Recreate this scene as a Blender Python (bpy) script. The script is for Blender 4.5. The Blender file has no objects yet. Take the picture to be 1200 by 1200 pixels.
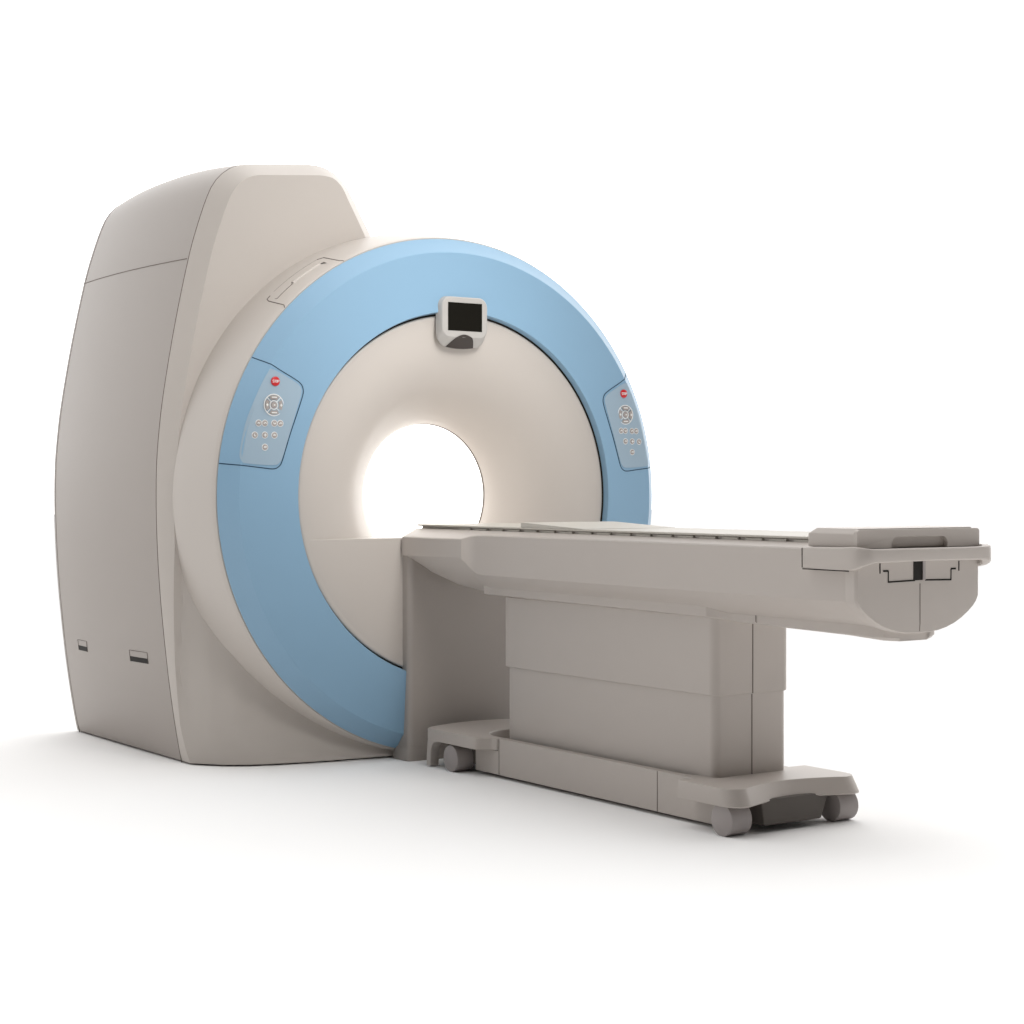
import bpy, bmesh, math
from mathutils import Vector, Matrix
S = bpy.context.scene
COL = S.collection
R = math.radians
ZC = 1.0055                     # height of the bore axis; X = bore axis (towards the foot of the table), Y = across, Z = up

# ------------------------------------------------------------------ materials
def mat(name, col, rough=.45, spec=.3, bump=.0, bscale=400., emit=None, estr=0., coat=0., var=.015):
    m = bpy.data.materials.new(name); m.use_nodes = True
    nt = m.node_tree; b = nt.nodes['Principled BSDF']
    b.inputs['Roughness'].default_value = rough
    b.inputs['Specular IOR Level'].default_value = spec
    b.inputs['Coat Weight'].default_value = coat
    b.inputs['Coat Roughness'].default_value = .25
    tc = nt.nodes.new('ShaderNodeTexCoord')
    n1 = nt.nodes.new('ShaderNodeTexNoise'); n1.inputs['Scale'].default_value = 2.3; n1.inputs['Detail'].default_value = 3
    nt.links.new(tc.outputs['Object'], n1.inputs['Vector'])
    mx = nt.nodes.new('ShaderNodeMix'); mx.data_type = 'RGBA'
    lo = [c*(1-var) for c in col]; hi = [min(1, c*(1+var)) for c in col]
    mx.inputs[6].default_value = (*lo, 1); mx.inputs[7].default_value = (*hi, 1)
    nt.links.new(n1.outputs['Fac'], mx.inputs[0]); nt.links.new(mx.outputs[2], b.inputs['Base Color'])
    if bump:
        n2 = nt.nodes.new('ShaderNodeTexNoise'); n2.inputs['Scale'].default_value = bscale; n2.inputs['Detail'].default_value = 2
        nt.links.new(tc.outputs['Object'], n2.inputs['Vector'])
        bp = nt.nodes.new('ShaderNodeBump'); bp.inputs['Strength'].default_value = bump; bp.inputs['Distance'].default_value = .001
        nt.links.new(n2.outputs['Fac'], bp.inputs['Height']); nt.links.new(bp.outputs['Normal'], b.inputs['Normal'])
    if emit:
        b.inputs['Emission Color'].default_value = (*emit, 1); b.inputs['Emission Strength'].default_value = estr
    return m
M = dict(
    beige=mat('ivory_enamel', (.56, .515, .475), .42, .3, .05),  # ivory enamel, lightened in colour for the brighter lit front
    shell=mat('ivory_enamel_shaded', (.385, .346, .318), .42, .3, .05),  # same ivory enamel, shade on sides and pedestal put into the colour
    table=mat('table_enamel', (.48, .435, .40), .45, .3, .05),  # same enamel again, colour lightened in place of more light on the table
    cradle=mat('cradle_laminate', (.50, .47, .42), .5, .25, .05),
    blue=mat('sky_blue_enamel', (.25, .412, .565), .38, .35, .04),
    keypad=mat('keypad_film', (.335, .44, .53), .5, .25),
    red=mat('red_button', (.60, .02, .025), .35, .4),
    key=mat('button_silver', (.40, .36, .34), .4, .4),
    white=mat('white_print', (.85, .85, .85), .5, .2),
    seam=mat('seam_shadow_gap', (.17, .145, .13), .7, .1),
    bseam=mat('blue_seam_gap', (.03, .06, .10), .7, .1),
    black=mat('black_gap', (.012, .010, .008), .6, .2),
    screen=mat('screen_glass', (.008, .007, .005), .35, .1),
    bezel=mat('monitor_plastic', (.46, .44, .42), .4, .3, .05),
    smoke=mat('smoked_plastic', (.045, .035, .03), .35, .4),
    tyre=mat('caster_grey', (.36, .325, .315), .55, .25, .05),
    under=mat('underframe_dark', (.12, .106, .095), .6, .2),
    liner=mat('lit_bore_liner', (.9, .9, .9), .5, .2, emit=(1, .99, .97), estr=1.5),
    floor=mat('white_floor', (.97, .968, .965), .9, .0, var=.0),
)

# ------------------------------------------------------------------ object helpers
def link(o, parent=None):
    COL.objects.link(o)
    if parent: o.parent = parent
    return o
def thing(name, label, cat, loc=(0, 0, 0)):
    o = bpy.data.objects.new(name, None); COL.objects.link(o)
    o.empty_display_size = .1; o.location = loc; o['label'] = label; o['category'] = cat
    return o
class MB:
    """collects shapes; each face remembers its material"""
    def __init__(s): s.v = []; s.f = []; s.m = []; s.mats = []
    def mi(s, m):
        if m not in s.mats: s.mats.append(m)
        return s.mats.index(m)
    def add(s, vs, fs, m):
        k = len(s.v); i = s.mi(m); s.v += [tuple(v) for v in vs]
        for f in fs: s.f.append([k+a for a in f]); s.m.append(i)
    def loft(s, loops, m, closed=True, cap0=False, cap1=False):
        n = len(loops[0]); vs = [p for L in loops for p in L]; fs = []
        for a in range(len(loops)-1):
            for j in range(n if closed else n-1):
                k = (j+1) % n; fs.append((a*n+j, a*n+k, (a+1)*n+k, (a+1)*n+j))
        if cap0: fs.append(tuple(reversed(range(n))))
        if cap1: fs.append(tuple((len(loops)-1)*n+j for j in range(n)))
        s.add(vs, fs, m)
    def lathe(s, prof, m, seg=192, a0=0, a1=360, cz=ZC):
        """prof of (x, r) round the bore axis"""
        full = abs(a1-a0) >= 360; n = seg if full else seg+1
        th = [R(a0+(a1-a0)*k/seg) for k in range(n)]
        s.loft([[(x, r*math.cos(t), cz+r*math.sin(t)) for t in th] for x, r in prof], m, closed=full)
    def box(s, x0, x1, y0, y1, z0, z1, m):
        s.add([(x, y, z) for x in (x0, x1) for y in (y0, y1) for z in (z0, z1)],
              [(0, 1, 3, 2), (4, 6, 7, 5), (0, 4, 5, 1), (2, 3, 7, 6), (0, 2, 6, 4), (1, 5, 7, 3)], m)
    def tube(s, pts, r, m, closed=False, n=6):
        pts = [Vector(p) for p in pts]; N = len(pts); L = []
        for i, p in enumerate(pts):
            a = pts[(i-1) % N] if (closed or i) else p; b = pts[(i+1) % N] if (closed or i < N-1) else p
            t = (b-a).normalized(); u = t.orthogonal().normalized() if i == 0 else (u-t*u.dot(t)).normalized(); w = t.cross(u)
            L.append([p+(u*math.cos(2*math.pi*k/n)+w*math.sin(2*math.pi*k/n))*r for k in range(n)])
        if closed: L.append(L[0])
        s.loft(L, m, True, not closed, not closed)
    def build(s, name, parent=None, bevel=0, seg=3, sharp=30, cut=None, label=None, weld=True):
        me = bpy.data.meshes.new(name); me.from_pydata(s.v, [], s.f)
        for m in s.mats: me.materials.append(M[m])
        me.polygons.foreach_set('material_index', s.m)
        bm = bmesh.new(); bm.from_mesh(me)
        if weld: bmesh.ops.remove_doubles(bm, verts=bm.verts, dist=1e-5)
        bmesh.ops.recalc_face_normals(bm, faces=bm.faces)
        bm.to_mesh(me); bm.free()
        o = bpy.data.objects.new(name, me); link(o)
        if cut:
            for c in cut:
                b = o.modifiers.new('cut', 'BOOLEAN'); b.object = c; b.solver = 'EXACT'
                b.operation = 'DIFFERENCE'
            bake(o)
            for c in cut: bpy.data.objects.remove(c)
        if bevel:
            b = o.modifiers.new('bevel', 'BEVEL'); b.width = bevel; b.segments = seg; b.limit_method = 'ANGLE'; b.angle_limit = R(28)
            b.harden_normals = False
            bake(o)
            me = o.data
        o.data.polygons.foreach_set('use_smooth', [True]*len(o.data.polygons))
        o.data.set_sharp_from_angle(angle=R(sharp))
        if bevel:
            w = o.modifiers.new('wn', 'WEIGHTED_NORMAL'); w.keep_sharp = True
        if label: o['label'] = label
        o.parent = parent
        return o
def bake(o):
    dg = bpy.context.evaluated_depsgraph_get(); dg.update()
    me = bpy.data.meshes.new_from_object(o.evaluated_get(dg), depsgraph=dg)
    o.modifiers.clear(); o.data = me
def rrect(a0, a1, b0, b1, r, n=6):
    out = []
    for cx, cy, s0 in ((a1-r, b1-r, 0), (a0+r, b1-r, 90), (a0+r, b0+r, 180), (a1-r, b0+r, 270)):
        for k in range(n+1):
            t = R(s0+90*k/n); out.append((cx+r*math.cos(t), cy+r*math.sin(t)))
    return out
def prism_z(mb, poly, z0, z1, m): mb.loft([[(x, y, z0) for x, y in poly], [(x, y, z1) for x, y in poly]], m, True, True, True)
def prism_x(mb, poly, x0, x1, m): mb.loft([[(x0, y, z) for y, z in poly], [(x1, y, z) for y, z in poly]], m, True, True, True)
def prism_y(mb, poly, y0, y1, m): mb.loft([[(x, y0, z) for x, z in poly], [(x, y1, z) for x, z in poly]], m, True, True, True)
def interp(t, xs, ys):
    if t <= xs[0]: return ys[0]
    for i in range(1, len(xs)):
        if t <= xs[i]: return ys[i-1]+(ys[i]-ys[i-1])*(t-xs[i-1])/(xs[i]-xs[i-1])
    return ys[-1]
def catmull(pts, n=4, closed=False):
    P = [Vector(p) for p in pts]; N = len(P); out = []
    for i in range(N if closed else N-1):
        p1, p2 = P[i], P[(i+1) % N]
        p0 = P[i-1] if (closed or i) else p1; p3 = P[(i+2) % N] if (closed or i < N-2) else p2
        for k in range(n):
            t = k/n
            out.append(.5*((2*p1)+(p2-p0)*t+(2*p0-5*p1+4*p2-p3)*t*t+(3*p1-p0-3*p2+p3)*t**3))
    if not closed: out.append(P[-1])
    return [tuple(p) for p in out]

# ================================================================== the setting
fl = MB(); fl.add([(-60, -60, 0), (60, -60, 0), (60, 60, 0), (-60, 60, 0)], [(0, 1, 2, 3)], 'floor')
floor = fl.build('floor'); floor['kind'] = 'structure'

# ================================================================== the scanner
scan = thing('mri_scanner', 'large ivory medical scanner with a sky blue front ring and a round lit bore', 'medical scanner', (-.4, 0, 0))
bpy.context.view_layer.update()
SCN_OFF = Vector((-.4, 0, 0))
def place(o):                                    # parts are built in world coordinates
    o.matrix_parent_inverse = Matrix.Translation(-Vector(o.parent.location)) if o.parent else Matrix()
    return o

# --- tower housing: outline in (y, z), measured clockwise from the floor at the left
seam2 = [(-.974, 0), (-.998, .126), (-1.029, .336), (-1.060, .626), (-1.075, .881), (-1.076, 1.105), (-1.064, 1.264), (-1.046, 1.402),
         (-1.002, 1.65), (-.946, 1.905), (-.906, 2.043), (-.867, 2.150), (-.835, 2.207), (-.785, 2.253), (-.719, 2.279), (-.60, 2.292), (-.50, 2.301), (-.42, 2.307),
         (-.355, 2.298), (-.306, 2.270), (-.262, 2.222), (-.205, 2.130), (-.148, 2.03), (-.06, 1.86), (.12, 1.62), (.5, 1.36), (.88, 1.12), (1.03, .9), (1.05, .6), (1.02, .3), (.974, 0)]
base_n = 24
def resample(pts, n):
    P = [Vector(p) for p in catmull([(*p, 0) for p in pts], 8)]
    d = [0]
    for a, b in zip(P, P[1:]): d.append(d[-1]+(b-a).length)
    out = []; j = 0
    for k in range(n):
        t = d[-1]*k/(n-1)
        while j < len(d)-2 and d[j+1] < t: j += 1
        u = (t-d[j])/max(1e-9, d[j+1]-d[j]); q = P[j].lerp(P[j+1], u); out.append((q.x, q.y))
    return out
NO = 150
O2 = resample(seam2, NO)
def normals2(pts):
    out = []
    for i in range(len(pts)):
        a = pts[max(0, i-1)]; b = pts[min(len(pts)-1, i+1)]
        d = Vector((b[0]-a[0], b[1]-a[1])).normalized(); out.append(Vector((d.y, -d.x)))      # inward (to the right of travel)
    return out
NN = normals2(O2)
def inset_at(z, y):
    if y > -.36: return interp(z, [0, .6, 1.0, 1.7, 2.0, 2.2, 2.3], [0, .03, .03, .05, .075, .07, .055])
    return interp(z, [0, .15, .4, .8, 1.4, 1.9, 2.3], [0, .002, .010, .034, .044, .048, .055])
I2 = [(p[0]+n.x*inset_at(p[1], p[0]), max(0, p[1]+n.y*inset_at(p[1], p[0]))) for p, n in zip(O2, NN)]
H2 = [(p[0]+n.x*inset_at(p[1], p[0])*.12, max(0, p[1]+n.y*inset_at(p[1], p[0])*.12)) for p, n in zip(O2, NN)]
def xfront(y, z):
    B = interp(abs(y), [0, .24, .45, .616, .75, .845, .93, 1.0], [-.012, -.02, -.042, -.066, -.1, -.138, -.21, -.325])
    w = interp(z, [0, .05, .25, .5, .75, 1.0, 1.1], [1, .95, .77, .56, .27, .05, 0])
    return -.27+(B+.27)*w
def close(L, x=None):
    """close an open outline along the floor with sampled points"""
    a, b = L[-1], L[0]
    return list(L)+[(a[0]+(b[0]-a[0])*k/base_n, 0.) for k in range(1, base_n)]
Oc, Ic, Hc = close(O2), close(I2), close(H2)
XS, XR = -.36, -1.42
front = MB()
loops = [[(XS, y, z) for y, z in Oc],
         [(min(xfront(y, z), XS+.018), y, z) for y, z in Hc],
         [(xfront(y, z), y, z) for y, z in Ic]]
cy, cz = -.05, .8
def to_circle(y, z, r=.93):
    d = math.hypot(y, z-ZC); return (y*r/d, ZC+(z-ZC)*r/d)
for k in range(1, 15):
    t = k/14
    L = []
    for y, z in Ic:
        q = to_circle(y, z); yy, zz = y+(q[0]-y)*t, z+(q[1]-z)*t
        L.append((xfront(yy, zz), yy, zz))
    loops.append(L)
front.loft(loops, 'beige')
place(front.build('front_housing', scan, sharp=24))
side = MB()
def bulge(x): u = (x-(XS+XR)/2)/((XS-XR)/2); return .028*(1-u*u)
def side_loop(x, off=0.):
    L = []
    for i, (y, z) in enumerate(Oc):
        if i < NO: n = NN[i]; b = bulge(x)*min(1, max(0, z/.25))**.5*(1 if z > .02 else 1)+off
        else: n = Vector((0, 0)); b = 0
        L.append((x, y-n.x*b, max(0, z-n.y*b)))
    return L
def scaled(x, k):
    return [(x, y+(cy-y)*k, max(0, z+(cz-z)*k) if z > 0 else 0) for y, z in Oc]
SL = [side_loop(XS+(XR-XS)*k/24) for k in range(25)]
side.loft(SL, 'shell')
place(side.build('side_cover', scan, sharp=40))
rear = MB()
rl = [[(XR-.002, p[1], p[2]) for p in side_loop(XR)], [(XR-.03, p[1], p[2]) for p in scaled(0, .012)], [(XR-.05, p[1], p[2]) for p in scaled(0, .05)],
      [(XR-.05, *to_circle(p[1], p[2], .61)) for p in scaled(0, .05)], [(XR+.03, *to_circle(p[1], p[2], .60)) for p in scaled(0, .05)]]
rear.loft(rl, 'beige', True)
place(rear.build('rear_cover', scan, sharp=40))
for nm in ('front_housing', 'side_cover', 'rear_cover'):              # the covers stop just above the floor
    for v in bpy.data.objects[nm].data.vertices:
        if v.co.z < .007: v.co.z = .007
# seams between the covers
sm = MB()
sm.tube([(p[0], p[1], p[2]) for p in side_loop(XS) if p[1] < -.715], .0015, 'seam')
sm.tube([(p[0], p[1], p[2]) for p in side_loop(XR+.022) if p[1] < -.80], .0013, 'seam')
def side_y(x, z):
    """left side surface of the side cover at (x, z)"""
    L = side_loop(x)
    for a, b in zip(L, L[1:]):
        if a[2] <= z <= b[2]: return a[1]+(b[1]-a[1])*(z-a[2])/(b[2]-a[2])
    return -1.07
sm.tube([(x, side_y(x, 1.902), 1.902) for x in [XS-.01+(XR-XS+.01)*k/30 for k in range(31)]], .0017, 'seam')
place(sm.build('panel_seam', scan))
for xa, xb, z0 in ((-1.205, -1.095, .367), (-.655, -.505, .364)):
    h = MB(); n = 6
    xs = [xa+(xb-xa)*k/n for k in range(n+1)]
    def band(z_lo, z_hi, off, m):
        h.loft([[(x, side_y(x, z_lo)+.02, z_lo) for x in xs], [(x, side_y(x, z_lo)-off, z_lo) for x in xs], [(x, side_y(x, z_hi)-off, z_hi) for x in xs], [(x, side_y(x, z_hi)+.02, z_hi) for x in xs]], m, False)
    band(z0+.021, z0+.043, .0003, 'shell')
    band(z0, z0+.0195, .0006, 'black')  # black strip on the surface, stands in for the shade of a pocket
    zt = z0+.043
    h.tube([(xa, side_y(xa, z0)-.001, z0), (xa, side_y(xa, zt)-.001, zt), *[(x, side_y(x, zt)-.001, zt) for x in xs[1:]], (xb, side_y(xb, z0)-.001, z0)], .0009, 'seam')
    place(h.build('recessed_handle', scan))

# --- magnet cylinder behind the ring
c = MB()
c.lathe([(-.004, .985), (-.004, 1.003), (-.010, 1.0065), (-.03, 1.011), (-.15, 1.030), (-.25, 1.045), (-.40, 1.045), (-1.38, 1.045), (-1.42, 1.0), (-1.42, .5)], 'beige')
cyl_o = place(c.build('magnet_cover', scan, sharp=35))
def cyl_p(x, deg, off=0.):
    r = interp(-x, [.004, .010, .03, .15, .25], [1.003, 1.0065, 1.011, 1.030, 1.045])+off; t = R(deg); return (x, r*math.cos(t), ZC+r*math.sin(t))
hq = MB()
def arcline(pts, n=6):
    out = []
    for (x0, a0), (x1, a1) in zip(pts, pts[1:]):
        for k in range(n): out.append((x0+(x1-x0)*k/n, a0+(a1-a0)*k/n))
    out.append(pts[-1]); return out
hq.tube([cyl_p(x, a) for x, a in arcline([(-.004, 118.3), (-.022, 118.7), (-.15, 117.9), (-.168, 119.1)])], .0019, 'seam')
hq.tube([cyl_p(x, a) for x, a in arcline([(-.004, 136.2), (-.018, 135.6), (-.135, 134.8), (-.155, 134.3), (-.158, 133.2)])], .0019, 'seam')
hq.tube([cyl_p(x, a, -.0004) for x, a in arcline([(-.163, 131.8), (-.166, 126), (-.168, 119.3)], 10)], .0009, 'seam')
hatch = place(hq.build('hatch_seam', cyl_o))
hg = MB()
xs_ = [(-.098, 120.9), (-.100, 124.7), (-.101, 128.6)]
line = arcline(xs_, 8)
hg.loft([[cyl_p(x-.012, a, -.002) for x, a in line], [cyl_p(x-.011, a, .0045) for x, a in line], [cyl_p(x+.002, a, .006) for x, a in line], [cyl_p(x+.006, a, -.002) for x, a in line]], 'beige', False)
hg.add([cyl_p(-.112, 121.4, .0012), cyl_p(-.070, 120.2, .0012), cyl_p(-.098, 119.9, .0012)], [(0, 1, 2)], 'under')
hg.tube([cyl_p(x, a, .0002) for x, a in arcline([(-.100, 128.8), (-.096, 133.9), (-.108, 134.0)], 6)], .0012, 'seam')
place(hg.build('grip_slot', cyl_o))

# --- blue ring
RB = MB()
RB.lathe([(-.006, .99), (0, .999), (.004, .9985), (.050, .9495), (.055, .946), (.060, .940), (.079, .716), (.079, .7125), (.0765, .7105), (.040, .705)], 'blue', 256)
ring = place(RB.build('front_ring', scan, sharp=22))
RG = MB(); RG.lathe([(.052, .7065), (.046, .697), (.02, .697)], 'black', 192)
place(RG.build('ring_gap', scan))
def ring_x(y, z):
    r = math.hypot(y, z-ZC)
    return interp(r, [.7105, .716, .940, .946, .9495, .9985, 1.0], [.0765, .079, .060, .055, .050, .004, 0])
def onring(y, z, off=0.):
    r = math.hypot(y, z-ZC)
    if r > .999: y, z = y*.999/r, ZC+(z-ZC)*.999/r
    return (ring_x(y, z)+off, y, z)
def subdiv(pts, n=4, closed=True):
    out = []; P = list(pts)
    for a, b in zip(P, P[1:]+([P[0]] if closed else [])):
        for k in range(n): out.append((a[0]+(b[0]-a[0])*k/n, a[1]+(b[1]-a[1])*k/n))
    if not closed: out.append(P[-1])
    return out
def c2(pts, n, closed): return [(p[0], p[1]) for p in catmull([(*q, 0) for q in pts], n, closed)]
GLY = {'plus': [((-1, 0), (1, 0)), ((0, -1), (0, 1))], 'up': [((-1, -.4), (0, .6)), ((0, .6), (1, -.4))], 'dn': [((-1, .4), (0, -.6)), ((0, -.6), (1, .4))], 'dot': [((-.5, 0), (.5, 0))],
       'l': [((-.6, .8), (-.6, -.6)), ((-.6, -.6), (.6, -.6))], 'm': [((-1, -.3), (-.4, .5)), ((-.4, .5), (.1, -.3)), ((.1, -.3), (.9, .4))]}
for sgn in (-1, 1):
    p = MB()
    inner = [(-.806, 1.466), (-.828, 1.452), (-.862, 1.390), (-.899, 1.305), (-.921, 1.235), (-.936, 1.157), (-.930, 1.131), (-.91, 1.123), (-.812, 1.117), (-.785, 1.127), (-.771, 1.155), (-.745, 1.235), (-.718, 1.315), (-.697, 1.382), (-.700, 1.405), (-.722, 1.424)]
    inn = c2(inner, 5, True)
    cc = (-.82, 1.29)
    L = []
    for t in (0, .004, .15, .3, .45, .6, .75, .9):
        off = .0 if t == 0 else .0022
        L.append([onring(sgn*(y+(cc[0]-y)*t), z+(cc[1]-z)*t, off) for y, z in inn])
    p.loft(L, 'keypad', True, False, True)
    p.tube([onring(sgn*y, z, .0008) for y, z in inn], .0011, 'blue', True)
    outer = [(-.861, 1.5105), (-.845, 1.5020), (-.824, 1.4915), (-.775, 1.463), (-.722, 1.434), (-.697, 1.416), (-.688, 1.393), (-.693, 1.366), (-.715, 1.305), (-.741, 1.235), (-.762, 1.171), (-.777, 1.127), (-.79, 1.111), (-.812, 1.104), (-.87, 1.110), (-.944, 1.118), (-.9925, 1.1235)]
    p.tube([onring(sgn*y, z, -.0002) for y, z in subdiv(c2(outer, 4, False), 2, False)], .0020, 'bseam')
    panel = place(p.build('control_panel', ring, sharp=20, label='left control panel on the blue ring' if sgn < 0 else 'right control panel on the blue ring'))
    def disc(y, z, r, h, m, name, dome=False, sy=1.):
        b = MB(); n = 24; x0 = ring_x(sgn*y, z)+.0020
        prof = [(0, 1.0), (h*.7, 1.0), (h, .82), (h*1.08, .4)]
        b.loft([[(x0+hx, sgn*y+r*k*math.cos(2*math.pi*j/n), z+r*k*math.sin(2*math.pi*j/n)) for j in range(n)] for hx, k in prof], m, True, False, True)
        return b, x0+h*1.1
    # stop button
    b, xf = disc(-.799, 1.4225, .0172, .006, 'red', 'stop_button')
    for i, g in enumerate('STOP'):
        STK = {'S': [(1, 1), (-1, 1), (-1, 0), (1, 0), (1, -1), (-1, -1)], 'T': [(-1, 1), (1, 1), (0, 1), (0, -1)], 'O': [(-1, 1), (1, 1), (1, -1), (-1, -1), (-1, 1)], 'P': [(-1, -1), (-1, 1), (1, 1), (1, 0), (-1, 0)]}[g]
        cyy = sgn*-.799+(-.0102+.0068*i); b.tube([(xf+.0004, cyy+u*.0024, 1.4225+v*.0042) for u, v in STK], .0011, 'white')
    place(b.build('stop_button', ring)).parent = ring
    # direction pad
    b, xf = disc(-.806, 1.336, .0115, .005, 'key', 'pad')
    x0 = ring_x(sgn*-.806, 1.336)+.0022
    n = 24
    for r_ in (.0155, .039):
        b.tube([(x0+.001, sgn*-.806+r_*math.cos(2*math.pi*j/n), 1.336+r_*math.sin(2*math.pi*j/n)) for j in range(n)], .0021, 'white', True)
    b.tube([(xf, sgn*-.806-.002, 1.336), (xf, sgn*-.806+.003, 1.336)], .0028, 'white')
    for q in range(4):
        a0, a1 = 90*q-33, 90*q+33; pts = [R(a0+(a1-a0)*k/8) for k in range(9)]
        rr = [.0205, .0215, .0345, .0355]; xx = [0, .004, .004, 0]
        b.loft([[(x0+xx[i], sgn*-.806+rr[i]*math.cos(t), 1.336+rr[i]*math.sin(t)) for t in pts] for i in range(4)], 'key', False)
        t = R(90*q); u = Vector((0, math.cos(t), math.sin(t))); w = Vector((0, -math.sin(t), math.cos(t))); cpt = Vector((x0+.0048, sgn*-.806, 1.336))+u*.028
        if q % 2: b.tube([cpt-w*.010, cpt+w*.010], .0022, 'white')
        else: b.tube([cpt-w*.005, cpt+w*.005], .0022, 'white'); b.tube([cpt-u*.004, cpt+u*.004], .0018, 'white')
        for e in (-1, 1):
            t = R(90*q+45); u = Vector((0, math.cos(t), math.sin(t)))
        b.tube([Vector((x0+.001, sgn*-.806, 1.336))+u*.0155, Vector((x0+.001, sgn*-.806, 1.336))+u*.039], .0016, 'white')
    o = place(b.build('direction_pad', ring))
    keys = [(-.8655, 1.2695, 'm'), (-.8415, 1.2695, 'up'), (-.805, 1.2695, 'dn'), (-.7815, 1.2695, 'up'), (-.8805, 1.226, 'l'), (-.842, 1.2265, 'plus'), (-.805, 1.2265, 'm'), (-.842, 1.1825, 'm')]
    for y, z, g in keys:
        b, xf = disc(y, z, .0102, .0035, 'key', 'button')
        x0 = ring_x(sgn*y, z)+.0025
        b.tube([(x0, sgn*y+.0115*math.cos(2*math.pi*j/n), z+.0115*math.sin(2*math.pi*j/n)) for j in range(n)], .0014, 'white', True)
        for (u0, v0), (u1, v1) in GLY[g]:
            b.tube([(xf, sgn*y+u0*.0055, z+v0*.0055), (xf, sgn*y+u1*.0055, z+v1*.0055)], .0016, 'white')
        place(b.build('round_button', ring))

# --- funnel, lit bore, rear opening
fu = MB()
prof = [(.044, .700), (.053, .694), (.050, .66), (.043, .60), (.029, .54), (.003, .48), (-.036, .42), (-.082, .37), (-.130, .326), (-.167, .299), (-.195, .2855)]
cp = [(p[0], p[1]) for p in catmull([(*q, 0) for q in prof], 5)]
fu.lathe(cp, 'beige', 192)
fu.lathe([(-.196, .2855), (-.199, .2845), (-.203, .2855)], 'seam', 192)
place(fu.build('bore_funnel', scan, sharp=60))
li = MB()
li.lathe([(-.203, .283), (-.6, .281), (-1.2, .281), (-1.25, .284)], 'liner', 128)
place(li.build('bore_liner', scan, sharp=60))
rf = MB(); rf.lathe([(-1.25, .285), (-1.30, .30), (-1.36, .36), (-1.40, .46), (-1.425, .62)], 'beige', 128)
place(rf.build('rear_funnel', scan, sharp=60))
# filling plate under the bore, its top is the shelf the table docks to
ZS = .845
def seg_poly(r, zt, n=48):
    d = ZC-zt; a = math.acos(d/r); out = []
    for k in range(n+1):
        t = -math.pi/2-a+2*a*k/n; out.append((r*math.cos(t), ZC+r*math.sin(t)))
    return out
sh = MB(); prism_x(sh, seg_poly(.6945, ZS), -.20, .052, 'beige')
place(sh.build('docking_shelf', scan, bevel=.004, seg=2))
br = MB(); prism_x(br, seg_poly(.279, ZS-.001, 24), -1.25, -.201, 'beige')
place(br.build('bore_bridge', scan, bevel=.003, seg=2))
# docking pedestal in front of the ring
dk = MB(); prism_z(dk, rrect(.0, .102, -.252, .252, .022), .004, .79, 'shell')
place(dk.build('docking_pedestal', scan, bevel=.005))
ft = MB(); fp = rrect(-.02, .108, -.262, .262, .022)
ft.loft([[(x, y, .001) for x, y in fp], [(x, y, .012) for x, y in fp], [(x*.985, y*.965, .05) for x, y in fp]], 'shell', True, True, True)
place(ft.build('pedestal_foot', scan, sharp=40))

# --- monitor over the bore
mo = MB()
F = rrect(-.104, .104, 1.612, 1.771, .038, 8); Bk = [(y, z-(.016*(1-(y/.112)**2) if z < 1.66 else 0)*min(1, (1.66-z)/.05)) for y, z in rrect(-.112, .112, 1.590, 1.774, .042, 8)]
def lerp2(a, b, t): return [(p[0]+(q[0]-p[0])*t, p[1]+(q[1]-p[1])*t) for p, q in zip(a, b)]
Fi = rrect(-.100, .100, 1.616, 1.767, .034, 8)
mo.loft([[(.050, y*.85, (z-1.675)*.85+1.675) for y, z in Bk], [(.066, y, z) for y, z in Bk], [(.069, y, z) for y, z in Bk], [(.097, y, z) for y, z in F], [(.1, y, z) for y, z in Fi]], 'bezel', True, True, True)
mo.box(.01, .055, -.05, .05, 1.62, 1.74, 'bezel')
mon = place(mo.build('monitor', scan, sharp=25))
so = MB(); so.box(.0995, .1007, -.078, .078, 1.640, 1.749, 'black'); place(so.build('screen', mon)).data.materials[0] = M['screen']
ar = MB()
arch = [(-.070, 1.581), (-.056, 1.598), (-.040, 1.614), (-.022, 1.623), (-.003, 1.6265), (.018, 1.622), (.036, 1.612), (.044, 1.602), (.056, 1.578)]
arch = c2(arch, 4, False)
def zlow(y): return 1.590-.016*(1-(y/.112)**2)
def mx_(y, z):
    zb = zlow(y); return (.1006 if z >= 1.614 else .0975-(1.614-z)/(1.614-zb)*.0285)+.0014
La = []
for k in range(0, 9):
    La.append([(mx_(y, zlow(y)+(z-zlow(y))*k/8), y, zlow(y)+(z-zlow(y))*k/8) for y, z in arch])
ar.loft(La, 'smoke', False)
ar.loft([[(.06, y*.95, zlow(y)-.0008) for y, z in arch], La[0]], 'smoke', False)
place(ar.build('sensor_window', mon, sharp=40))

# ================================================================== the patient table
tab = thing('patient_table', 'ivory patient table on a trolley with casters, docked to the blue ringed scanner', 'patient table', (1.2, 0, 0))
bpy.context.view_layer.update()
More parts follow.
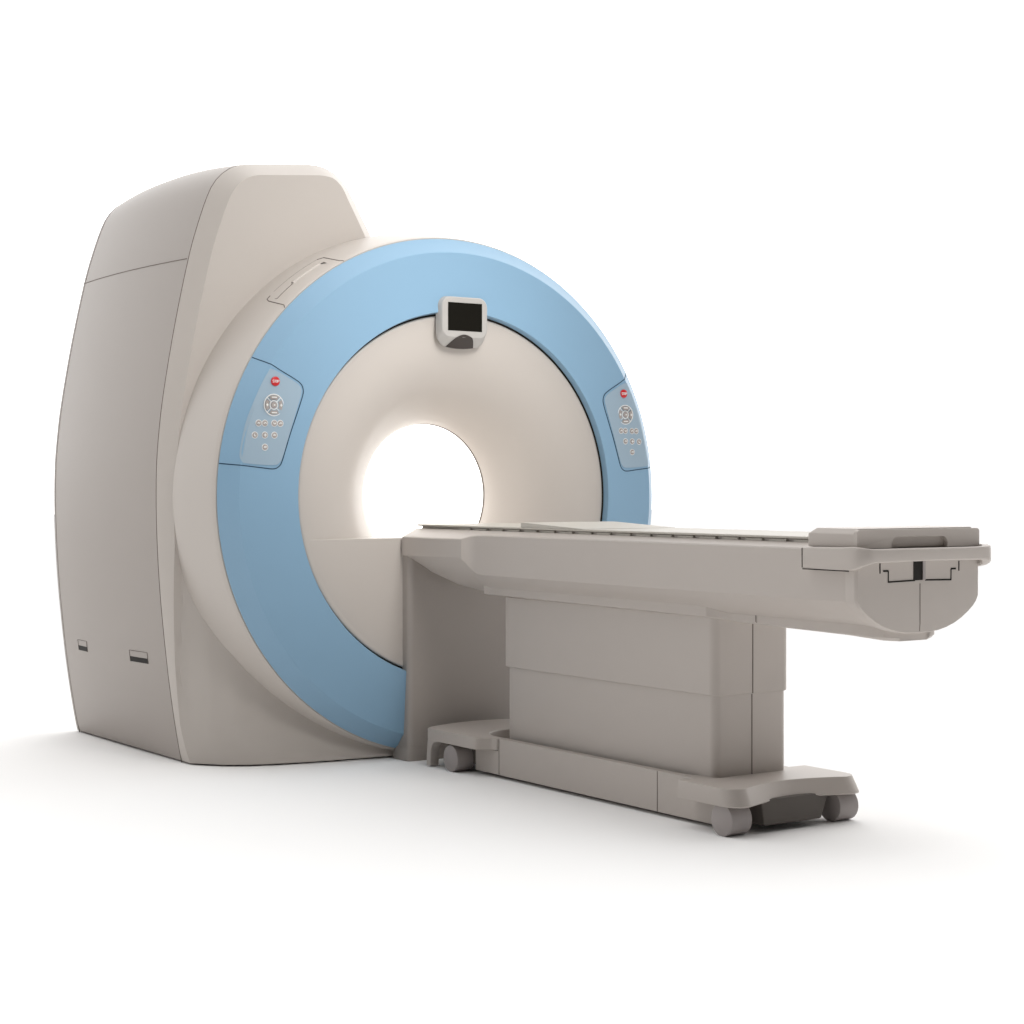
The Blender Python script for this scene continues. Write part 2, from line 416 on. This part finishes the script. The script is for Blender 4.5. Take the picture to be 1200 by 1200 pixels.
# --- trough body: lofted section along x
def section(w, zt, zs, zb):
    dz = zs-zb; half = [(.190, .872), (.194, .8815), (.200, .881), (w-.003, zt+.001), (w, zt-.003), (w, zs), (w*.935, zs-dz*.2), (w*.75, zs-dz*.58), (w*.49, zs-dz*.85), (w*.2, zs-dz*.98), (0, zb)]
    return half+[(-y, z) for y, z in reversed(half[:-1])]
st = [(.066, .262, .850, .780, .765), (.072, .264, .850, .780, .755), (.12, .264, .850, .780, .705), (.18, .264, .850, .780, .672), (.26, .264, .850, .781, .652), (.34, .264, .850, .782, .643), (.42, .264, .851, .783, .638),
      (.468, .264, .851, .783, .636), (.480, .262, .852, .778, .636), (.492, .253, .856, .766, .636), (.504, .244, .860, .750, .636), (.522, .238, .863, .736, .637), (.545, .236, .865, .727, .636), (.58, .236, .866, .724, .635), (1.2, .236, .866, .722, .634), (2.43, .238, .866, .722, .632)]
bd = MB()
bd.loft([[(x, y, z) for y, z in section(w, zt, zs, zb)] for x, w, zt, zs, zb in st], 'table', True, True, True)
body = place(bd.build('table_body', tab, sharp=24))
# --- end cap
ec = MB()
capo = [(.246, .868), (.247, .803), (.2465, .727), (.238, .711), (.226, .698), (.205, .682), (.176, .664), (.146, .650), (.116, .640), (.085, .633), (.05, .629), (0, .628)]
capo = capo+[(-y, z) for y, z in reversed(capo[:-1])]
cz0 = .75
def shr(k): return [(y*k, cz0+(z-cz0)*k) for y, z in capo]
ec.loft([[(2.405, y, z) for y, z in shr(.985)], [(2.43, y, z) for y, z in shr(1.0)], [(2.443, y, z) for y, z in shr(.998)], [(2.450, y, z) for y, z in shr(.975)], [(2.452, y, z) for y, z in shr(.8)]], 'table', True, True, True)
ec.tube([(2.4522, 0, .768), (2.4522, 0, .655), (2.450, 0, .634)], .0013, 'seam')
cap = place(ec.build('end_cap', tab, sharp=28))
cd = MB()
x0 = 2.4515
def bar2(y0, z0, y1, z1, w=.0034):
    a, b = Vector((0, y0, z0)), Vector((0, y1, z1)); d = (b-a).normalized(); n = Vector((0, -d.z, d.y))*w/2
    cd.add([(x0+dx, *(q+s*n).yz) for dx in (-.004, .0018) for q, s in ((a, 1), (a, -1), (b, -1), (b, 1))], [(0, 1, 2, 3), (4, 5, 6, 7), (0, 1, 5, 4), (1, 2, 6, 5), (2, 3, 7, 6), (3, 0, 4, 7)], 'black')
for s_ in (-1, 1):
    bar2(s_*.124, .7755, s_*.02, .7775, .0045); bar2(s_*.1255, .7735, s_*.1255, .806); bar2(s_*.1255, .8065, s_*.145, .8065, .005); bar2(s_*.158, .80, s_*.158, .828)
cd.box(2.43, 2.4535, -.0265, .009, .7775, .838, 'black')
cd.box(2.43, 2.4560, .009, .0185, .7775, .838, 'tyre')
place(cd.build('drawer_slot', cap))
# --- lift rail under the body
rl_ = MB()
rl_.loft([[(x, y, z) for x, y, z in L] for L in (
    [(.505, -.168, .648), (.505, -.180, .652), (.505, -.183, .70), (.505, .183, .70), (.505, .180, .652), (.505, .168, .648)],
    [(1.70, -.168, .637), (1.70, -.180, .641), (1.70, -.183, .70), (1.70, .183, .70), (1.70, .180, .641), (1.70, .168, .637)],
    [(1.735, -.163, .636), (1.735, -.174, .640), (1.735, -.177, .70), (1.735, .177, .70), (1.735, .174, .640), (1.735, .163, .636)],
    [(1.76, -.145, .634), (1.76, -.152, .638), (1.76, -.155, .70), (1.76, .155, .70), (1.76, .152, .638), (1.76, .145, .634)],
    [(1.79, -.125, .631), (1.79, -.132, .635), (1.79, -.135, .70), (1.79, .135, .70), (1.79, .132, .635), (1.79, .125, .631)],
    [(1.83, -.122, .626), (1.83, -.129, .630), (1.83, -.132, .70), (1.83, .132, .70), (1.83, .129, .630), (1.83, .122, .626)],
    [(2.30, -.122, .618), (2.30, -.129, .622), (2.30, -.132, .70), (2.30, .132, .70), (2.30, .129, .622), (2.30, .122, .618)],
    [(2.37, -.117, .614), (2.37, -.124, .620), (2.37, -.128, .70), (2.37, .128, .70), (2.37, .124, .620), (2.37, .117, .614)],
    [(2.405, -.095, .609), (2.41, -.103, .618), (2.412, -.107, .70), (2.412, .107, .70), (2.41, .103, .618), (2.405, .095, .609)],
    [(2.425, -.055, .606), (2.432, -.060, .615), (2.434, -.064, .70), (2.434, .064, .70), (2.432, .060, .615), (2.425, .055, .606)],
)], 'table', True, True, True)
rl_.tube([(1.915, -.1325, .70), (1.915, -.1325, .634), (1.915, -.12, .6245)], .0012, 'seam')
place(rl_.build('lift_rail', tab, sharp=30))
# --- telescopic column
uc = MB(); up_ = rrect(.591, 1.753, -.157, .157, .028)
prism_z(uc, up_, .3945, .645, 'table'); place(uc.build('upper_column', tab, bevel=.004, seg=2))
us = MB(); us.tube([(1.7532, 0, .64), (1.7532, 0, .395)], .0018, 'seam'); us.tube([(1.7492, 0, .392), (1.7492, 0, .14)], .0018, 'seam')
place(us.build('column_seam', tab))
lc = MB(); lp = rrect(.606, 1.749, -.150, .150, .028)
prism_z(lc, lp, .06, .3955, 'table'); place(lc.build('lower_column', tab))
# --- trolley
bf = MB()
prism_y(bf, [(.478, .012), (1.832, .012), (1.832, .0885), (1.7045, .0885), (1.7045, .1425), (.6255, .1425), (.6255, .0975), (.478, .0975)], -.20, .20, 'table')
hole = MB(); prism_z(hole, rrect(.42, 1.80, -.152, .152, .09, 10), .05, .3, 'under')
def hole_obj():
    h = MB(); prism_z(h, rrect(.43, 1.7475, -.170, .170, .14, 12), .05, .3, 'under'); o = h.build('cutter'); return o
o = place(bf.build('trolley_frame', tab, cut=[hole_obj()], bevel=.003, seg=2))
for x in (.632, 1.528):
    fs = MB(); fs.tube([(x, -.2002, .141), (x, -.2002, .013)], .0013, 'seam'); place(fs.build('frame_seam', o))
# front cover with feet
fc = MB()
half_ = [(.625, -.2035), (.60, -.210), (.588, -.222), (.578, -.240), (.565, -.255), (.545, -.262), (.262, -.262), (.235, -.254), (.215, -.232), (.195, -.19), (.168, -.10), (.155, 0)]
fo = half_+[(x, -y) for x, y in reversed(half_[:-1])]
fc.loft([[(x, y, .099) for x, y in fo], [(x, y, .1425) for x, y in fo]], 'table', True, True, True)
def hole2():
    h = MB(); prism_z(h, rrect(.43, 1.7475, -.170, .170, .14, 12), .05, .3, 'under'); return h.build('cutter')
fco = place(fc.build('front_trolley_cover', tab, cut=[hole2()], bevel=.005, seg=3))
for s_ in (-1, 1):
    f_ = MB(); prism_y(f_, [(.236, .004), (.264, .004), (.266, .05), (.272, .075), (.286, .092), (.31, .0985), (.31, .12), (.248, .12), (.242, .08)], s_*.222, s_*.2605, 'table')
    place(f_.build('cover_foot', fco, bevel=.003, seg=2))
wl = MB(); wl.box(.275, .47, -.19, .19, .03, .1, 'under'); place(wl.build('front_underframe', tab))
# rear cover
rc = MB()
def rearx(y): return 1.945-.075*math.cos(min(1, abs(y)/.24)*math.pi/2)**1.2 if abs(y) < .24 else 1.945
pl = [(1.705, -.2015), (1.708, -.262)]
pl += [(1.89, -.264), (1.925, -.257), (1.945, -.238)]
ys = [-.21+.42*k/24 for k in range(25)]
pl += [(1.952-.055*math.cos(y/.21*math.pi/2)**1.0, y) for y in ys]
pl += [(1.945, .238), (1.925, .257), (1.89, .264), (1.708, .262), (1.705, .2015)]
def grow(P, d): return [(x+(d if x > 1.8 else 0), y*(1+d*.9)) for x, y in P]
rc.loft([[(x, y, .1425) for x, y in pl], [(x, y, .136) for x, y in grow(pl, .004)], [(x, y, .094) for x, y in grow(pl, .026)], [(x, y, .090) for x, y in grow(pl, .022)]], 'table', True, True, True)
place(rc.build('rear_trolley_cover', tab, cut=[hole2()], bevel=0, sharp=40))
sk = MB()
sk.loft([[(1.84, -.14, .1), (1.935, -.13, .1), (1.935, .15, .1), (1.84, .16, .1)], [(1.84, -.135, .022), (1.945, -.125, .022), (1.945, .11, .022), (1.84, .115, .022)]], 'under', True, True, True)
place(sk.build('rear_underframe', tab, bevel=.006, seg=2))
# --- casters: four copies of one
def make_caster():
    e = bpy.data.objects.new('caster', None)
    w = MB(); n = 40; r = .048
    prof = [(-.040, .0), (-.040, r-.003), (-.0385, r), (.0385, r), (.040, r-.003), (.040, 0)]
    w.loft([[(rr*math.cos(2*math.pi*j/n), y, rr*math.sin(2*math.pi*j/n)) for j in range(n)] for y, rr in prof[1:-1]], 'tyre', True, True, True)
    f = MB(); f.box(-.012, .012, -.012, .012, .03, .056, 'tyre')
    return w, f
w, f = make_caster()
wheel = w.build('wheel', sharp=30); fork = f.build('fork', bevel=.003, seg=2)
for i, (x, s_) in enumerate(((1.905, -1), (1.905, 1), (.402, -1), (.402, 1))):
    e = bpy.data.objects.new('caster', None); COL.objects.link(e); e.empty_display_size = .03
    e.parent = tab; e.location = Vector((x, s_*.220, .048))-Vector(tab.location)
    a, b = (wheel, fork) if i == 0 else (wheel.copy(), fork.copy())
    if i: COL.objects.link(a); COL.objects.link(b)
    a.parent = e; b.parent = e
# --- cradle (the sliding table top)
cr = MB(); cr.box(.069, 2.30, -.2, .2, .890, .8975, 'cradle')
crad = place(cr.build('cradle', tab, bevel=.003, seg=2))
pd = MB(); prism_y(pd, [(.767, .8975), (.767, .914), (.80, .9135), (1.13, .8985), (1.13, .8975)], -.1995, .1995, 'cradle')
place(pd.build('cradle_pad', crad, bevel=.002, seg=2))
rr_ = MB(); rr_.box(.085, 2.26, -.186, .186, .855, .8895, 'table')
for k in range(18):
    x = .36+k*.105
    for s_ in (-1, 1): rr_.box(x, x+.075, s_*.188-.006, s_*.188+.006, .880, .8885, 'cradle')
place(rr_.build('cradle_track', tab, bevel=.0015, seg=1))
# --- foot box at the end of the cradle
fb = MB()
sec = [(-.240, .872), (-.240, .909), (-.226, .9245), (.226, .9245), (.240, .909), (.240, .872)]
pr = [[(2.254, y, z) for y, z in sec], [(2.262, y, z) for y, z in sec], [(2.437, y, z) for y, z in sec]]
pr[0] = [(2.254 if z < .91 else 2.275, y, z) for y, z in sec]; pr[1] = [(2.262 if z < .91 else 2.283, y, z) for y, z in sec]
fb.loft(pr, 'table', True, True, True)
def cavity():
    h = MB(); h.box(2.30, 2.43, -.20, .20, .80, .906, 'under'); return h.build('cutter')
fbo = place(fb.build('foot_box', tab, cut=[cavity()], bevel=.0025, seg=2))
fp_ = MB(); P = rrect(-.2445, .2445, .8, .921, .010, 4)
prism_x(fp_, [(y, max(z, .87)) for y, z in P], 2.4375, 2.452, 'table')
def slot():
    h = MB(); prism_x(h, rrect(-.112, .112, .80, .900, .020, 6), 2.40, 2.50, 'under'); return h.build('cutter')
place(fp_.build('grip_plate', fbo, cut=[slot()], bevel=.003, seg=2))
# --- handle bar round the end
hb = MB()
path = []                                     # (x, y, outward normal, z_bottom, z_top, thickness)
def hp(x, y, nx, ny, zb, zt, th): path.append((x, y, nx, ny, zb, zt, th))
for s_ in (-1,):
    hp(2.255, -.263, 0, -1, .809, .870, .022); hp(2.30, -.264, 0, -1, .809, .872, .024); hp(2.40, -.266, 0, -1, .808, .873, .026); hp(2.44, -.2665, 0, -1, .810, .875, .028)
    for k in range(1, 8):
        a = R(90*k/8); hp(2.455+.045*math.sin(a), -.2215-.045*math.cos(a), math.sin(a), -math.cos(a), .811+.0205*(k/8)**.8, .875-.0055*k/8, .028)
    for k in range(0, 25):
        y = -.2215+.443*k/24; hp(2.500+.006*math.cos(y/.2215*math.pi/2), y, 1, 0, .8315+.002*math.cos(y/.22*1.57), .8695, .026)
    for k in range(7, 0, -1):
        a = R(90*k/8); hp(2.455+.045*math.sin(a), .2215+.045*math.cos(a), math.sin(a), math.cos(a), .811+.0205*(k/8)**.8, .875-.0055*k/8, .028)
    hp(2.44, .2665, 0, 1, .810, .875, .028); hp(2.40, .266, 0, 1, .808, .873, .026); hp(2.30, .264, 0, 1, .809, .872, .024); hp(2.255, .263, 0, 1, .809, .870, .022)
L = []
for x, y, nx, ny, zb, zt, th in path:
    e = .005
    q = [(0, zb+e), (0, zt-e), (-e*.35, zt-e*.35), (-e, zt), (-th+e, zt), (-th, zt-e), (-th, zb+e), (-th+e, zb), (-e, zb), (-e*.35, zb+e*.35)]
    L.append([(x+nx*d, y+ny*d, z) for d, z in q])
hb.loft(L, 'table', True, True, True)
hb.tube([(2.2548, -.2635, .812), (2.2545, -.2635, .868)], .0012, 'black'); hb.tube([(2.255, -.262, .8085), (2.44, -.2645, .8085)], .0014, 'black')
place(hb.build('handle_bar', tab, sharp=35))

# ================================================================== camera
cam = bpy.data.cameras.new('camera'); co = bpy.data.objects.new('camera', cam); COL.objects.link(co)
co.location = (6.0841, -3.8693, 1.0404); co.rotation_euler = (R(90), 0, .9714)
cam.sensor_width = 36; cam.lens = 2162.15/1200*36; cam.shift_y = -(600-570.1)/1200; cam.clip_end = 300
S.camera = co

# ================================================================== light: a bright white studio
W = bpy.data.worlds.new('World'); S.world = W; W.use_nodes = True
nt = W.node_tree; bg = nt.nodes['Background']
tc = nt.nodes.new('ShaderNodeTexCoord'); sp = nt.nodes.new('ShaderNodeSeparateXYZ'); nt.links.new(tc.outputs['Generated'], sp.inputs[0])
def mth(op, a, b=None, clamp=False):
    n = nt.nodes.new('ShaderNodeMath'); n.operation = op; n.use_clamp = clamp
    for i, v in enumerate((a, b)):
        if v is None: continue
        if isinstance(v, (int, float)): n.inputs[i].default_value = v
        else: nt.links.new(v, n.inputs[i])
    return n.outputs[0]
# brightness of the surroundings: white behind the scanner and overhead, dim behind the camera
BACK, FRONT, TOP, PW = 2.3, .0, .2, 4.
ZEN = .6
d = mth('ADD', mth('MULTIPLY', sp.outputs[0], -.825), mth('MULTIPLY', sp.outputs[1], .565))
t = mth('ADD', mth('MULTIPLY', d, .9), .35, True)
h = mth('ADD', mth('MULTIPLY', t, BACK-FRONT), FRONT)
z2 = mth('POWER', mth('MAXIMUM', sp.outputs[2], 0.), PW)
h2 = mth('ADD', mth('ADD', h, mth('MULTIPLY', z2, TOP)), mth('MULTIPLY', mth('POWER', mth('MAXIMUM', sp.outputs[2], 0.), 14.), ZEN))
nt.links.new(h2, bg.inputs['Strength']); bg.inputs['Color'].default_value = (1, .991, .983, 1)
def area(name, loc, target, size, power, col=(1, 1, 1), sy=None, spread=180):
    l = bpy.data.lights.new(name, 'AREA'); l.energy = power; l.size = size; l.color = col; l.spread = R(spread)
    if sy: l.shape = 'RECTANGLE'; l.size_y = sy
    o = bpy.data.objects.new(name, l); COL.objects.link(o); o.location = loc
    o.rotation_euler = (Vector(target)-Vector(loc)).to_track_quat('-Z', 'Y').to_euler(); return o
area('softbox_overhead', (1.5, -.1, 3.3), (-.3, -.2, 2.0), 1.2, 7.4, (1, .985, .96), None, 100)
area('fill_front', (2.3, -.4, 2.7), (0, -.1, 1.2), .9, 3.9, (1, .985, .96), None, 50)  # unseen fill lamp, added to brighten the funnel and plate
area('fill_left', (1.2, -2.6, 3.3), (-.3, -.5, 1.6), 1.2, 1.0, (1, .985, .96), None, 60)  # unseen fill lamp, added to lift the tower front
area('fill_side', (.5, -4.5, 2.6), (1.4, 0, .8), 1.2, 1.2, (1, .985, .965), None, 50)  # unseen fill lamp, added to brighten the near side of the table
area('fill_floor', (.6, -1.5, 4.5), (.6, -1.5, 0), 3.0, 14, (1, .99, .975), None, 180)  # this and the next three: unseen fill, added overhead to whiten the floor
area('fill_floor', (1.5, -3.5, 4.5), (1.5, -3.5, 0), 3.0, 9, (1, .99, .975), None, 100)
area('fill_floor', (4.0, 1.0, 4.5), (4.0, 1.0, 0), 2.5, 15, (1, .99, .975), None, 90)
area('fill_floor', (-1.5, -3.5, 4.5), (-1.5, -3.5, 0), 2.5, 15, (1, .99, .975), None, 90)

S.view_settings.view_transform = 'Standard'; S.view_settings.look = 'None'; S.view_settings.gamma = 1; S.view_settings.exposure = 0
S.render.resolution_x = S.render.resolution_y = 1024
S.render.engine = 'CYCLES'; S.cycles.max_bounces = 8
